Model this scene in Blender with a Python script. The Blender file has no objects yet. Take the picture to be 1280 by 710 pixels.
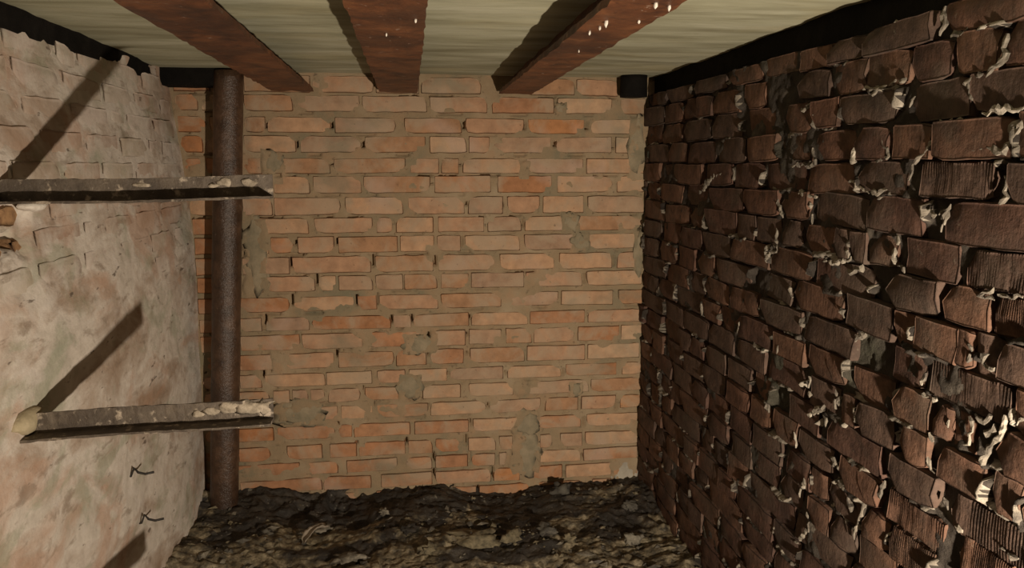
import bpy, math, random
import numpy as np
from mathutils import Vector, Matrix

random.seed(11)
rng = np.random.default_rng(11)
C = bpy.context.scene.collection
SC = bpy.context.scene
CH = 1.38            # camera height above the cellar floor (m)
D = 3.10             # distance of the back wall
XR = 0.967           # face of the right wall
HC = 0.352 + CH      # underside of the ceiling

# ------------------------------------------------------------------ camera
cam_d = bpy.data.cameras.new('camera')
cam_d.sensor_width = 36.0
cam_d.lens = 27.0
cam_d.clip_start = 0.02
cam = bpy.data.objects.new('camera', cam_d)
C.objects.link(cam)
cam.location = (0, 0, CH)
cam.rotation_euler = (math.radians(90 - 8.706), 0, -math.radians(7.627))
SC.camera = cam

# ------------------------------------------------------------------ world, lamp, exposure
w = bpy.data.worlds.new('world')
SC.world = w
w.use_nodes = True
w.node_tree.nodes['Background'].inputs[0].default_value = (1.0, 0.78, 0.6, 1)
w.node_tree.nodes['Background'].inputs[1].default_value = 0.002

ld = bpy.data.lights.new('torch', 'SPOT')      # the torch held low, to the right of the lens
ld.energy = 212
ld.spot_size = math.radians(158)
ld.spot_blend = 1.0
ld.color = (1.0, 0.84, 0.66)
ld.shadow_soft_size = 0.025
lo = bpy.data.objects.new('torch', ld)
C.objects.link(lo)
lo.location = (0.74, 0.22, 0.64)
lo.rotation_euler = (Vector((0.40, 3.1, 0.95)) - lo.location).to_track_quat('-Z', 'Y').to_euler()

vs = SC.view_settings
vs.view_transform = 'Standard'
vs.look = 'None'
vs.gamma = 1
vs.use_curve_mapping = False
vs.exposure = 0.0

# ------------------------------------------------------------------ noise (numpy)
def _hash(i, j, k):
    n = (i * 374761393 + j * 668265263 + k * 2147483647 + 974711) & 0xffffffff
    n = ((n ^ (n >> 13)) * 1274126177) & 0xffffffff
    n = n ^ (n >> 16)
    return (n & 0xffff) / 65535.0

def vnoise(x, y, z=0.0):
    x = np.asarray(x, float); y = np.asarray(y, float); z = np.asarray(z, float) + 0 * x
    xi, yi, zi = [np.floor(a).astype(np.int64) for a in (x, y, z)]
    fx, fy, fz = x - xi, y - yi, z - zi
    fx, fy, fz = [a * a * (3 - 2 * a) for a in (fx, fy, fz)]
    r = 0
    for a in (0, 1):
        for b in (0, 1):
            for c in (0, 1):
                wt = (fx if a else 1 - fx) * (fy if b else 1 - fy) * (fz if c else 1 - fz)
                r = r + wt * _hash(xi + a, yi + b, zi + c)
    return r * 2 - 1

def fbm(x, y, z=0.0, o=4, gain=0.5):
    r, a, s = 0, 1.0, 1.0
    for i in range(o):
        r = r + a * vnoise(np.asarray(x) * s + 17.3 * i, np.asarray(y) * s - 9.1 * i, z)
        a *= gain
        s *= 2.03
    return r

def ridged(x, y, z=0.0, o=4):
    r, a, s = 0, 1.0, 1.0
    for i in range(o):
        r = r + a * (1 - 2 * np.abs(vnoise(np.asarray(x) * s + 5.7 * i, np.asarray(y) * s + 3.3 * i, z)))
        a *= 0.55
        s *= 2.1
    return r

def sstep(a, b, x):
    t = np.clip((x - a) / (b - a), 0, 1)
    return t * t * (3 - 2 * t)

# ------------------------------------------------------------------ materials
def new_mat(name):
    m = bpy.data.materials.new(name)
    m.use_nodes = True
    nt = m.node_tree
    return m, nt, nt.nodes['Principled BSDF']

def N(nt, t, **kw):
    n = nt.nodes.new(t)
    for k, v in kw.items():
        setattr(n, k, v)
    return n

def put(nt, sock, v):
    if hasattr(v, 'links') or isinstance(v, bpy.types.NodeSocket):
        nt.links.new(v, sock)
    else:
        sock.default_value = v

def pos(nt, scale=(1, 1, 1)):
    g = N(nt, 'ShaderNodeNewGeometry')
    mp = N(nt, 'ShaderNodeMapping')
    mp.inputs['Scale'].default_value = scale
    nt.links.new(g.outputs['Position'], mp.inputs['Vector'])
    return mp.outputs['Vector']

def noise(nt, vec, scale, detail=4, rough=0.55, dist=0.0):
    n = N(nt, 'ShaderNodeTexNoise')
    nt.links.new(vec, n.inputs['Vector'])
    n.inputs['Scale'].default_value = scale
    n.inputs['Detail'].default_value = detail
    n.inputs['Roughness'].default_value = rough
    n.inputs['Distortion'].default_value = dist
    return n.outputs['Fac']

def ramp(nt, fac, stops, interp='LINEAR'):
    n = N(nt, 'ShaderNodeValToRGB')
    cr = n.color_ramp
    cr.interpolation = interp
    while len(cr.elements) < len(stops):
        cr.elements.new(0.5)
    for e, (p, c) in zip(cr.elements, stops):
        e.position = p
        e.color = (c[0], c[1], c[2], 1) if hasattr(c, '__len__') else (c, c, c, 1)
    nt.links.new(fac, n.inputs['Fac'])
    return n.outputs['Color']

def mix(nt, fac, a, b, mode='MIX'):
    n = N(nt, 'ShaderNodeMix', data_type='RGBA', blend_type=mode)
    put(nt, n.inputs[0], fac)
    for s, v in ((n.inputs[6], a), (n.inputs[7], b)):
        if isinstance(v, tuple):
            v = (v[0], v[1], v[2], 1)
        put(nt, s, v)
    return n.outputs[2]

def bump(nt, bs, h, strength=0.4, dist=0.004):
    n = N(nt, 'ShaderNodeBump')
    n.inputs['Strength'].default_value = strength
    n.inputs['Distance'].default_value = dist
    nt.links.new(h, n.inputs['Height'])
    nt.links.new(n.outputs['Normal'], bs.inputs['Normal'])

def rnd(nt):
    return N(nt, 'ShaderNodeObjectInfo').outputs['Random']

def mat_back_brick(name, red):
    m, nt, bs = new_mat(name)
    p = pos(nt)
    base = ramp(nt, rnd(nt), [(0.0, (.36, .205, .115)), (.2, (.41, .245, .15)), (.42, (.45, .28, .17)),
                              (.6, (.37, .24, .155)), (.76, (.47, .31, .195)), (.9, (.34, .22, .145)), (.96, (.42, .20, .09))], 'CONSTANT')
    if red:
        base = mix(nt, .65, base, (.37, .165, .075))
    f = noise(nt, p, 26, 5, .6)
    base = mix(nt, 1.0, base, ramp(nt, f, [(.25, .72), (.7, 1.12)]), 'MULTIPLY')
    sm = noise(nt, p, 7.5, 6, .62, .6)
    base = mix(nt, ramp(nt, sm, [(.45, 0.0), (.62, .75)]), base, (.365, .28, .195))
    gr = noise(nt, pos(nt, (1, 1, 1.5)), 3.1, 4, .6, .3)
    base = mix(nt, ramp(nt, gr, [(.58, 0.0), (.70, .55)]), base, (.20, .19, .135))
    pk = noise(nt, p, 4.3, 3, .5, .2)
    base = mix(nt, ramp(nt, pk, [(.60, 0.0), (.72, .45)]), base, (.44, .325, .26))
    dk = noise(nt, p, 60, 3, .6)
    base = mix(nt, ramp(nt, dk, [(.66, 0.0), (.74, .55)]), base, (.09, .06, .04))
    nt.links.new(base, bs.inputs['Base Color'])
    bs.inputs['Roughness'].default_value = .9
    bs.inputs['Specular IOR Level'].default_value = .15
    bump(nt, bs, noise(nt, p, 120, 5, .65), .45, .003)
    return m

def mat_back_mortar():
    m, nt, bs = new_mat('tan_mortar')
    p = pos(nt)
    c = ramp(nt, noise(nt, p, 5, 5, .6, .4), [(.3, (.19, .17, .115)), (.5, (.27, .20, .125)), (.72, (.33, .26, .175))])
    c = mix(nt, ramp(nt, noise(nt, p, 14, 4, .6), [(.52, 0.0), (.68, .6)]), c, (.33, .215, .13))
    c = mix(nt, ramp(nt, noise(nt, p, 45, 3, .6), [(.62, 0.0), (.74, .6)]), c, (.08, .06, .04))
    nt.links.new(c, bs.inputs['Base Color'])
    bs.inputs['Roughness'].default_value = .95
    bs.inputs['Specular IOR Level'].default_value = .1
    bump(nt, bs, noise(nt, p, 95, 5, .7), .6, .004)
    return m

def mat_right_brick():
    m, nt, bs = new_mat('dark_red_brown_brick')
    p = pos(nt)
    base = ramp(nt, rnd(nt), [(0.0, (.088, .046, .032)), (.25, (.115, .060, .038)), (.45, (.080, .049, .035)),
                              (.62, (.130, .068, .042)), (.8, (.098, .060, .043)), (.93, (.110, .054, .034))], 'CONSTANT')
    base = mix(nt, 1.0, base, ramp(nt, noise(nt, p, 24, 6, .7), [(.30, .32), (.70, 1.22)]), 'MULTIPLY')
    base = mix(nt, ramp(nt, noise(nt, p, 5.0, 6, .6, .5), [(.5, 0.0), (.66, .6)]), base, (.075, .058, .043))
    base = mix(nt, ramp(nt, noise(nt, p, 2.6, 4, .6, .3), [(.56, 0.0), (.70, .6)]), base, (.026, .020, .018))
    base = mix(nt, ramp(nt, noise(nt, p, 42, 4, .7), [(.66, 0.0), (.76, .6)]), base, (.17, .14, .105))
    nt.links.new(base, bs.inputs['Base Color'])
    bs.inputs['Roughness'].default_value = .8
    bs.inputs['Specular IOR Level'].default_value = .3
    st = noise(nt, pos(nt, (1, 70, 7)), 1.6, 4, .6)
    ht = mix(nt, .68, st, noise(nt, p, 70, 6, .7))
    bump(nt, bs, ht, .75, .006)
    return m

def mat_right_mortar():
    m, nt, bs = new_mat('sooty_grey_mortar')
    p = pos(nt)
    c = ramp(nt, noise(nt, p, 9, 5, .6, .3), [(.36, (.024, .019, .015)), (.58, (.048, .040, .032)), (.74, (.13, .11, .085))])
    c = mix(nt, ramp(nt, noise(nt, p, 3.3, 4, .6, .2), [(.56, 0.0), (.68, .7)]), c, (.05, .05, .033))
    c = mix(nt, ramp(nt, noise(nt, p, 55, 4, .7), [(.55, 0.0), (.70, .7)]), c, (.022, .018, .015))
    nt.links.new(c, bs.inputs['Base Color'])
    bs.inputs['Roughness'].default_value = .85
    bs.inputs['Specular IOR Level'].default_value = .25
    bump(nt, bs, noise(nt, p, 80, 6, .7), .8, .006)
    return m

def mat_pale_mortar():
    m, nt, bs = new_mat('pale_squeezed_mortar')
    p = pos(nt)
    c = ramp(nt, noise(nt, p, 16, 5, .6, .3), [(.34, (.06, .05, .04)), (.54, (.19, .165, .13)), (.72, (.38, .34, .28))])
    nt.links.new(c, bs.inputs['Base Color'])
    bs.inputs['Roughness'].default_value = .9
    bump(nt, bs, noise(nt, p, 110, 5, .7), .7, .004)
    return m

def whitewash(nt, p):
    q = pos(nt, (1, .6, 1))
    c = ramp(nt, noise(nt, q, 5.0, 6, .62, .5), [(.32, (.32, .235, .17)), (.44, (.44, .365, .30)), (.54, (.60, .545, .48)), (.64, (.50, .45, .385)), (.76, (.41, .41, .33))])
    c = mix(nt, ramp(nt, noise(nt, q, 3.6, 5, .6, .9), [(.54, 0.0), (.62, .55)]), c, (.44, .27, .185))
    c = mix(nt, ramp(nt, noise(nt, pos(nt, (1, .7, 1.3)), 5.8, 5, .62, .5), [(.54, 0.0), (.63, .5)]), c, (.29, .31, .22))
    c = mix(nt, ramp(nt, noise(nt, pos(nt, (1, .7, 1.1)), 9.5, 5, .6, .4), [(.57, 0.0), (.66, .5)]), c, (.60, .55, .50))
    c = mix(nt, ramp(nt, noise(nt, pos(nt, (1, .6, 1.6)), 15, 5, .62, .4), [(.58, 0.0), (.68, .55)]), c, (.22, .165, .12))
    c = mix(nt, ramp(nt, noise(nt, pos(nt, (1, .5, 1.5)), 26, 3, .5), [(.68, 0.0), (.73, .8)]), c, (.10, .075, .055))
    return c

def mat_plaster():
    m, nt, bs = new_mat('stained_whitewash')
    p = pos(nt)
    nt.links.new(whitewash(nt, p), bs.inputs['Base Color'])
    bs.inputs['Roughness'].default_value = .9
    bs.inputs['Specular IOR Level'].default_value = .15
    bump(nt, bs, noise(nt, pos(nt, (1, .6, 1)), 30, 6, .65), .7, .008)
    return m

def mat_left_brick():
    m, nt, bs = new_mat('whitewashed_brick')
    p = pos(nt)
    tone = ramp(nt, rnd(nt), [(0, (.38, .255, .18)), (.3, (.46, .38, .31)), (.55, (.50, .41, .36)), (.8, (.42, .35, .26)), (.93, (.28, .155, .10))], 'CONSTANT')
    c = mix(nt, ramp(nt, noise(nt, p, 8, 5, .6, .3), [(.35, .35), (.6, .9)]), tone, whitewash(nt, p))
    nt.links.new(c, bs.inputs['Base Color'])
    bs.inputs['Roughness'].default_value = .9
    bs.inputs['Specular IOR Level'].default_value = .15
    bump(nt, bs, noise(nt, p, 45, 6, .65), .5, .005)
    return m

def mat_concrete():
    m, nt, bs = new_mat('greenish_board_marked_concrete')
    p = pos(nt, (1.0, 5.0, 1.0))
    c = ramp(nt, noise(nt, p, 2.4, 5, .55, .3), [(.3, (.22, .21, .135)), (.5, (.33, .325, .23)), (.7, (.43, .425, .32))])
    c = mix(nt, ramp(nt, noise(nt, pos(nt, (1, 2.5, 1)), 2.2, 4, .6, .3), [(.52, 0.0), (.68, .5)]), c, (.37, .33, .195))
    c = mix(nt, ramp(nt, noise(nt, pos(nt, (2, 14, 1)), 4.0, 4, .6), [(.60, 0.0), (.72, .5)]), c, (.16, .14, .085))
    nt.links.new(c, bs.inputs['Base Color'])
    bs.inputs['Roughness'].default_value = .9
    bs.inputs['Specular IOR Level'].default_value = .15
    bump(nt, bs, noise(nt, pos(nt, (1, 4, 1)), 9, 5, .6), .3, .006)
    return m

def mat_rust(name, dark, mid, light, flake=(.62, .74), flake_col=(.40, .33, .25), rough=.62, scale=14):
    m, nt, bs = new_mat(name)
    p = pos(nt)
    c = ramp(nt, noise(nt, p, scale, 6, .65, .3), [(.3, dark), (.5, mid), (.72, light)])
    c = mix(nt, ramp(nt, noise(nt, p, 75, 4, .6), [(.58, 0.0), (.72, .6)]), c, dark)
    c = mix(nt, ramp(nt, noise(nt, p, 4.5, 4, .6, .4), [(.46, 0.0), (.62, .65)]), c, dark)
    c = mix(nt, ramp(nt, noise(nt, p, 38, 4, .6, .2), [(flake[0], 0.0), (flake[1], .8)]), c, flake_col)
    nt.links.new(c, bs.inputs['Base Color'])
    bs.inputs['Roughness'].default_value = rough
    bump(nt, bs, noise(nt, p, 90, 6, .7), .8, .004)
    return m

def mat_earth():
    m, nt, bs = new_mat('damp_earth_and_debris')
    p = pos(nt)
    c = ramp(nt, noise(nt, p, 11, 6, .65, .4), [(.32, (.010, .008, .006)), (.52, (.026, .021, .016)), (.7, (.055, .044, .031))])
    oc = noise(nt, pos(nt, (1, 1.6, 1)), 3.0, 6, .62, .6)
    och = ramp(nt, noise(nt, p, 30, 5, .65), [(.35, (.022, .018, .012)), (.52, (.15, .122, .075)), (.68, (.38, .32, .215))])
    sep = N(nt, 'ShaderNodeSeparateXYZ')
    nt.links.new(N(nt, 'ShaderNodeNewGeometry').outputs['Position'], sep.inputs[0])
    def mr(sock, a, b, lo_, hi_):
        n = N(nt, 'ShaderNodeMapRange')
        nt.links.new(sock, n.inputs[0])
        for k, v in enumerate((a, b, lo_, hi_)): n.inputs[k + 1].default_value = v
        return n.outputs[0]
    def add(a, b):
        n = N(nt, 'ShaderNodeMath', operation='ADD')
        nt.links.new(a, n.inputs[0]); nt.links.new(b, n.inputs[1])
        return n.outputs[0]
    oc = add(oc, mr(sep.outputs[1], 2.45, 3.0, .085, -.10))      # more pale debris away from the back wall
    oc = add(oc, mr(sep.outputs[0], -.60, -.78, 0.0, .10))       # and a strip of it along the left wall
    c = mix(nt, ramp(nt, oc, [(.48, 0.0), (.55, .95)]), c, och)
    c = mix(nt, ramp(nt, noise(nt, p, 48, 4, .6), [(.63, 0.0), (.70, .75)]), c, (.18, .165, .13))
    nt.links.new(c, bs.inputs['Base Color'])
    nt.links.new(ramp(nt, noise(nt, p, 20, 3, .5), [(.4, .45), (.65, .9)]), bs.inputs['Roughness'])
    bump(nt, bs, noise(nt, p, 65, 6, .7), .9, .008)
    return m

def mat_plain(name, a, b, scale=25, rough=.85):
    m, nt, bs = new_mat(name)
    p = pos(nt)
    nt.links.new(ramp(nt, noise(nt, p, scale, 5, .6, .3), [(.35, a), (.65, b)]), bs.inputs['Base Color'])
    bs.inputs['Roughness'].default_value = rough
    bump(nt, bs, noise(nt, p, 90, 5, .7), .7, .004)
    return m

M_BB, M_BM = mat_back_brick('tan_orange_brick', False), mat_back_mortar()
M_B2 = mat_back_brick('red_orange_brick', True)
M_RB, M_RM, M_PM = mat_right_brick(), mat_right_mortar(), mat_pale_mortar()
M_PL, M_LB = mat_plaster(), mat_left_brick()
M_CO = mat_concrete()
M_BEAM = mat_rust('flaking_red_rust', (.028, .010, .005), (.105, .036, .013), (.165, .064, .024), (.66, .76), (.42, .33, .26), .55)
M_PIPE = mat_rust('brown_rusty_pipe', (.028, .015, .009), (.066, .036, .021), (.108, .060, .036), (.68, .80), (.24, .19, .14), .33, 24)
M_BRK = mat_rust('grey_brown_scaled_iron', (.05, .038, .029), (.105, .083, .062), (.16, .128, .095), (.58, .68), (.44, .37, .285), .7, 22)
M_BLK = mat_rust('blackened_iron', (.004, .0035, .003), (.008, .0068, .006), (.014, .012, .010), (.72, .82), (.03, .025, .02), .9)
M_BLK.node_tree.nodes['Principled BSDF'].inputs['Specular IOR Level'].default_value = .12
M_EAR = mat_earth()

# ------------------------------------------------------------------ mesh helpers
def link(name, me, mat=None, parent=None):
    o = bpy.data.objects.new(name, me)
    C.objects.link(o)
    if mat and me and not me.materials:
        me.materials.append(mat)
    if parent:
        o.parent = parent
    return o

def mesh_from(name, verts, faces, smooth=True):
    me = bpy.data.meshes.new(name)
    me.from_pydata([tuple(v) for v in verts], [], faces)
    me.update()
    if smooth:
        me.polygons.foreach_set('use_smooth', [True] * len(me.polygons))
    return me

def grid_faces(nu, nv, base=0, flip=False):
    i = np.arange(nu - 1)[:, None] * nv + np.arange(nv - 1)[None, :] + base
    f = np.stack([i, i + nv, i + nv + 1, i + 1], -1).reshape(-1, 4)
    return f[:, ::-1] if flip else f

def sheet(name, P, back, flip=False):
    """a relief sheet P[nu,nv,3] with a flat body behind it (offset vector back)"""
    nu, nv, _ = P.shape
    front = P.reshape(-1, 3)
    idx = np.arange(nu * nv).reshape(nu, nv)
    ring = np.concatenate([idx[:, 0], idx[-1, 1:], idx[-2::-1, -1], idx[0, -2:0:-1]])
    n = len(front)
    rb = front[ring] + np.array(back)
    V = np.concatenate([front, rb])
    F = [tuple(f) for f in grid_faces(nu, nv, 0, flip)]
    m = len(ring)
    for k in range(m):
        a, b = ring[k], ring[(k + 1) % m]
        q = (int(a), int(b), n + (k + 1) % m, n + k)
        F.append(q if not flip else q[::-1])
    cap = tuple(range(n, n + m))
    F.append(cap if flip else cap[::-1])
    me = bpy.data.meshes.new(name)
    me.from_pydata(V.tolist(), [], [tuple(int(i) for i in f) for f in F])
    me.update()
    me.polygons.foreach_set('use_smooth', [True] * len(me.polygons))
    return me

def tag(o, label=None, cat=None, group=None, kind=None):
    if label: o['label'] = label
    if cat: o['category'] = cat
    if group: o['group'] = group
    if kind: o['kind'] = kind
    return o

def brick_mesh(name, L, H, dep, bev, rough, chip, ribs=0, nx=5, nz=2):
    """one brick: its face looks along local -Y, length along X, height along Z, centred on the face"""
    if ribs:
        nx = ribs * 2
    us = np.concatenate([[-L / 2 + bev * .5], np.linspace(-L / 2 + bev * 1.6, L / 2 - bev * 1.6, nx + 1), [L / 2 - bev * .5]])
    zs = np.concatenate([[-H / 2 + bev * .5], np.linspace(-H / 2 + bev * 1.6, H / 2 - bev * 1.6, nz + 1), [H / 2 - bev * .5]])
    nx += 2
    nz += 2
    sd = random.uniform(0, 500)
    U, Z = np.meshgrid(us, zs, indexing='ij')
    Y = rough * fbm(U * 22 + sd, Z * 30, sd, 3)
    if ribs:
        r = np.where(np.arange(nx + 1) % 2 == 0, 0.0, 0.0032)[:, None]
        Y = Y + r * (0.35 + 0.65 * (vnoise(U * 7 + sd, Z * 9, 3.0) > -0.35))
    Y[0, :] += .22 * bev; Y[-1, :] += .22 * bev; Y[:, 0] += .22 * bev; Y[:, -1] += .22 * bev
    U = U + 0.35 * bev * vnoise(U * 60, Z * 60 + sd, 1.0)
    Z = Z + 0.45 * bev * vnoise(U * 40 + sd, Z * 70, 2.0)
    for (cu, cz) in ((-1, -1), (-1, 1), (1, -1), (1, 1)):          # worn corners
        if random.random() < chip:
            r = random.uniform(.015, .035)
            d = np.hypot(U - cu * L / 2, Z - cz * H / 2)
            k = np.clip(1 - d / r, 0, 1)
            Y = Y + k * random.uniform(.006, .014)
            U = U - cu * k * .007
            Z = Z - cz * k * .006
    V = [(a, b, c) for a, b, c in zip(U.ravel(), Y.ravel(), Z.ravel())]
    F = [tuple(f) for f in grid_faces(nx + 1, nz + 1, 0, False)]
    idx = np.arange((nx + 1) * (nz + 1)).reshape(nx + 1, nz + 1)
    ring = np.concatenate([idx[:, 0], idx[-1, 1:], idx[-2::-1, -1], idx[0, -2:0:-1]])
    m = len(ring)
    prev = [int(i) for i in ring]
    for (off, push) in ((bev * .9, .5), (dep, .45)):
        cur = []
        for i in ring:
            x, y, z = V[i]
            ex = bev * push * (np.sign(x) if abs(x) > L / 2 - bev * 2.2 else 0)
            ez = bev * push * (np.sign(z) if abs(z) > H / 2 - bev * 2.2 else 0)
            j = .18 * bev
            cur.append(len(V))
            V.append((x + ex + random.uniform(-j, j), y + off if off < dep else dep, z + ez + random.uniform(-j, j)))
        for k in range(m):
            F.append((prev[k], prev[(k + 1) % m], cur[(k + 1) % m], cur[k]))
        prev = cur
    me = mesh_from(name, V, [tuple(int(i) for i in f[::-1]) for f in F])
    return me

def brick_set(tagname, n, lens, H, dep, bev, rough, chip, mat):
    """a few meshes per length class, shared by the bricks of one wall"""
    S = {}
    for L in lens:
        S[L] = []
        for _ in range(n):
            me = brick_mesh(tagname, L, H, dep, bev, rough, chip, 0, 6 if L > .15 else 4)
            me.materials.append(mat)
            S[L].append(me)
    return S

def lay(me, L0, H0, L, H, loc, rotz, parent, tilt=0.0):
    o = bpy.data.objects.new('brick', me)
    o.parent = parent
    o.location = loc
    flip = random.choice((0, math.pi))
    o.rotation_euler = (0, flip + tilt, rotz) if False else (0, tilt + flip, rotz)
    o.scale = (L / L0, 1, H / H0)
    C.objects.link(o)
    return o

def lump_mesh(name, rx, ry, rz, sd, amp=.3, sub=2, fr=1.6):
    import bmesh
    bm = bmesh.new()
    bmesh.ops.create_icosphere(bm, subdivisions=sub, radius=1)
    for v in bm.verts:
        c = v.co.copy()
        k = 1 + amp * float(fbm(np.array(c.x * fr + sd), np.array(c.y * fr - sd), np.array(c.z * fr), 3))
        v.co = Vector((c.x * rx * k, c.y * ry * k, c.z * rz * k))
    me = bpy.data.meshes.new(name)
    bm.to_mesh(me); bm.free()
    me.polygons.foreach_set('use_smooth', [True] * len(me.polygons))
    return me

def tab(s, n):
    a = [int(v) for r in s.split(';') for v in r.split(',')]
    return np.array(a).reshape(-1, n) / 1000.0

# ================================================================== back wall
BACK = tab('-866,-735,1660,1725;-727,-619,1660,1725;-610,-365,1660,1725;-359,-124,1660,1725;-117,50,1660,1725;58,292,1660,1725;453,670,1660,1725;676,847,1660,1725;975,1012,1660,1725;-866,-780,1588,1651;-771,-623,1588,1651;-614,-433,1588,1651;-421,-180,1588,1651;-171,79,1588,1651;89,316,1588,1651;335,586,1588,1651;598,823,1588,1651;857,967,1588,1651;-860,-756,1508,1568;-747,-627,1508,1568;-618,-538,1508,1568;-532,-292,1508,1568;-277,-43,1508,1568;-12,214,1508,1568;229,463,1508,1568;480,712,1508,1568;735,969,1508,1568;-854,-771,1432,1497;-763,-630,1432,1497;-621,-427,1432,1497;-412,-178,1432,1497;-166,71,1432,1497;86,235,1432,1497;242,325,1432,1497;344,575,1432,1497;594,826,1432,1497;840,971,1432,1497;-848,-775,1351,1412;-766,-634,1351,1412;-625,-560,1351,1412;-530,-300,1351,1412;-288,-9,1351,1412;9,123,1351,1412;132,201,1351,1412;217,451,1351,1412;474,709,1351,1412;721,965,1351,1412;-842,-751,1274,1343;-742,-638,1274,1343;-629,-524,1274,1343;-518,-380,1274,1343;-370,-182,1274,1343;-176,87,1274,1343;103,330,1274,1343;356,579,1274,1343;601,833,1274,1343;850,967,1274,1343;-836,-648,1190,1261;-639,-525,1190,1261;-520,-265,1190,1261;-250,-22,1190,1261;-3,223,1190,1261;236,379,1190,1261;395,530,1190,1261;543,712,1190,1261;728,968,1190,1261;-830,-692,1118,1180;-683,-604,1118,1180;-595,-391,1118,1180;-370,-143,1118,1180;-128,-65,1118,1180;-52,97,1118,1180;116,301,1118,1180;314,454,1118,1180;468,641,1118,1180;681,966,1118,1180;-825,-655,1040,1105;-646,-547,1040,1105;-541,-452,1040,1105;-437,-295,1040,1105;-280,-47,1040,1105;-38,99,1040,1105;109,206,1040,1105;222,448,1040,1105;465,726,1040,1105;732,965,1040,1105;-826,-659,959,1027;-650,-471,959,1027;-462,-154,959,1027;-138,95,959,1027;114,346,959,1027;365,592,959,1027;612,836,959,1027;857,967,959,1027;-826,-663,887,950;-654,-575,887,950;-566,-375,887,950;-363,-294,887,950;-285,-149,887,950;-140,-28,887,950;-25,110,887,950;123,237,887,950;247,465,887,950;472,711,887,950;728,969,887,950;-827,-676,806,867;-667,-477,806,867;-462,-224,806,867;-212,-136,806,867;-126,112,806,867;122,372,806,867;378,610,806,867;622,843,806,867;866,971,806,867;-827,-680,729,785;-671,-588,729,785;-573,-403,729,785;-397,-80,729,785;-72,1,729,785;7,236,729,785;245,482,729,785;489,724,729,785;736,974,729,785;-828,-684,650,715;-675,-443,650,715;-437,-195,650,715;-191,61,650,715;77,222,650,715;235,371,650,715;388,499,650,715;506,680,650,715;694,874,650,715;881,979,650,715;-828,-691,571,637;-682,-533,571,637;-524,-311,571,637;-295,-71,571,637;-64,60,571,637;73,214,571,637;238,469,571,637;478,726,571,637;738,964,571,637;-829,-695,499,554;-685,-599,499,554;-588,-349,499,554;-345,-163,499,554;-144,-27,499,554;-14,146,499,554;154,378,499,554;395,625,499,554;643,867,499,554;890,980,499,554;-829,-698,427,485;-689,-571,427,485;-558,-493,427,485;-483,-420,427,485;-411,-354,427,485;-341,-210,427,485;-194,-54,427,485;-41,31,427,485;41,200,427,485;233,422,427,485;486,746,427,485;753,978,427,485;-831,-702,352,410;-693,-577,352,410;-568,-496,352,410;-483,-305,352,410;-292,-163,352,410;-147,64,352,410;72,306,352,410;319,538,352,410;556,701,352,410;712,866,352,410;884,980,352,410;-834,-715,274,331;-706,-562,274,331;-549,-317,274,331;-305,-250,274,331;-243,-12,274,331;5,232,274,331;249,473,274,331;525,713,274,331;737,968,274,331;-837,-713,189,250;-704,-578,189,250;-515,-372,189,250;-343,-233,189,250;-225,-33,189,250;-23,79,189,250;90,207,189,250;228,346,189,250;360,418,189,250;536,588,189,250;623,721,189,250;732,967,189,250;-840,-723,121,177;-713,-464,121,177;-457,-310,121,177;-277,-68,121,177;-34,77,121,177;89,227,121,177;241,343,121,177;360,391,121,177;536,715,121,177;726,968,121,177;-843,-717,49,108;-707,-377,49,108;-373,-178,49,108;-138,76,49,108;88,325,49,108;336,450,49,108;502,635,49,108;649,851,49,108;859,970,49,108;-846,-721,-31,35;-711,-566,-31,35;-556,-389,-31,35;-379,-190,-31,35;-160,19,-31,35;33,263,-31,35;274,492,-31,35;502,753,-31,35;767,954,-31,35', 4)          # x0, x1, z0, z1 of each brick of the back wall (mm)
SLITS = tab('-146,1613;223,1537;467,1538;719,1540;-538,1532;-289,1533;588,1465;-424,1462;-172,1463;830,1466;206,1382;-297,1382;93,1310;233,1227;372,1226;461,1149;209,1076;-446,1084;-286,1082;-468,1008;98,998;-147,1002;843,986;718,913;-372,935;-218,852;-132,850;-468,858;-80,771;-576,784;1,768;239,762;225,689;67,694;224,611;63,617;-304,629;147,537;388,529;634,520;-593,564;-200,482;66,397;310,387;705,370;870,363;-157,407;727,290;235,313;-311,337;-553,348;217,231;-30,243;-233,253;852,200;82,168;719,135;81,99;-467,197;234,160;329,85;491,76;642,68;851,57;267,13;760,-16', 2)        # open, black vertical joints
PATCH = tab('-542,-369,337,439;422,530,73,265;-641,-558,898,1183;-50,37,432,528;861,972,-25,106;596,629,1590,1627;447,480,1335,1390;-555,-521,562,645;432,483,431,475;669,711,415,466;668,733,1039,1103;627,688,1119,1185;-548,-486,1359,1435;908,974,1357,1567;936,972,941,1126;-30,99,624,695;432,525,253,353', 4)      # patches of mortar smeared over the bricks

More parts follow.
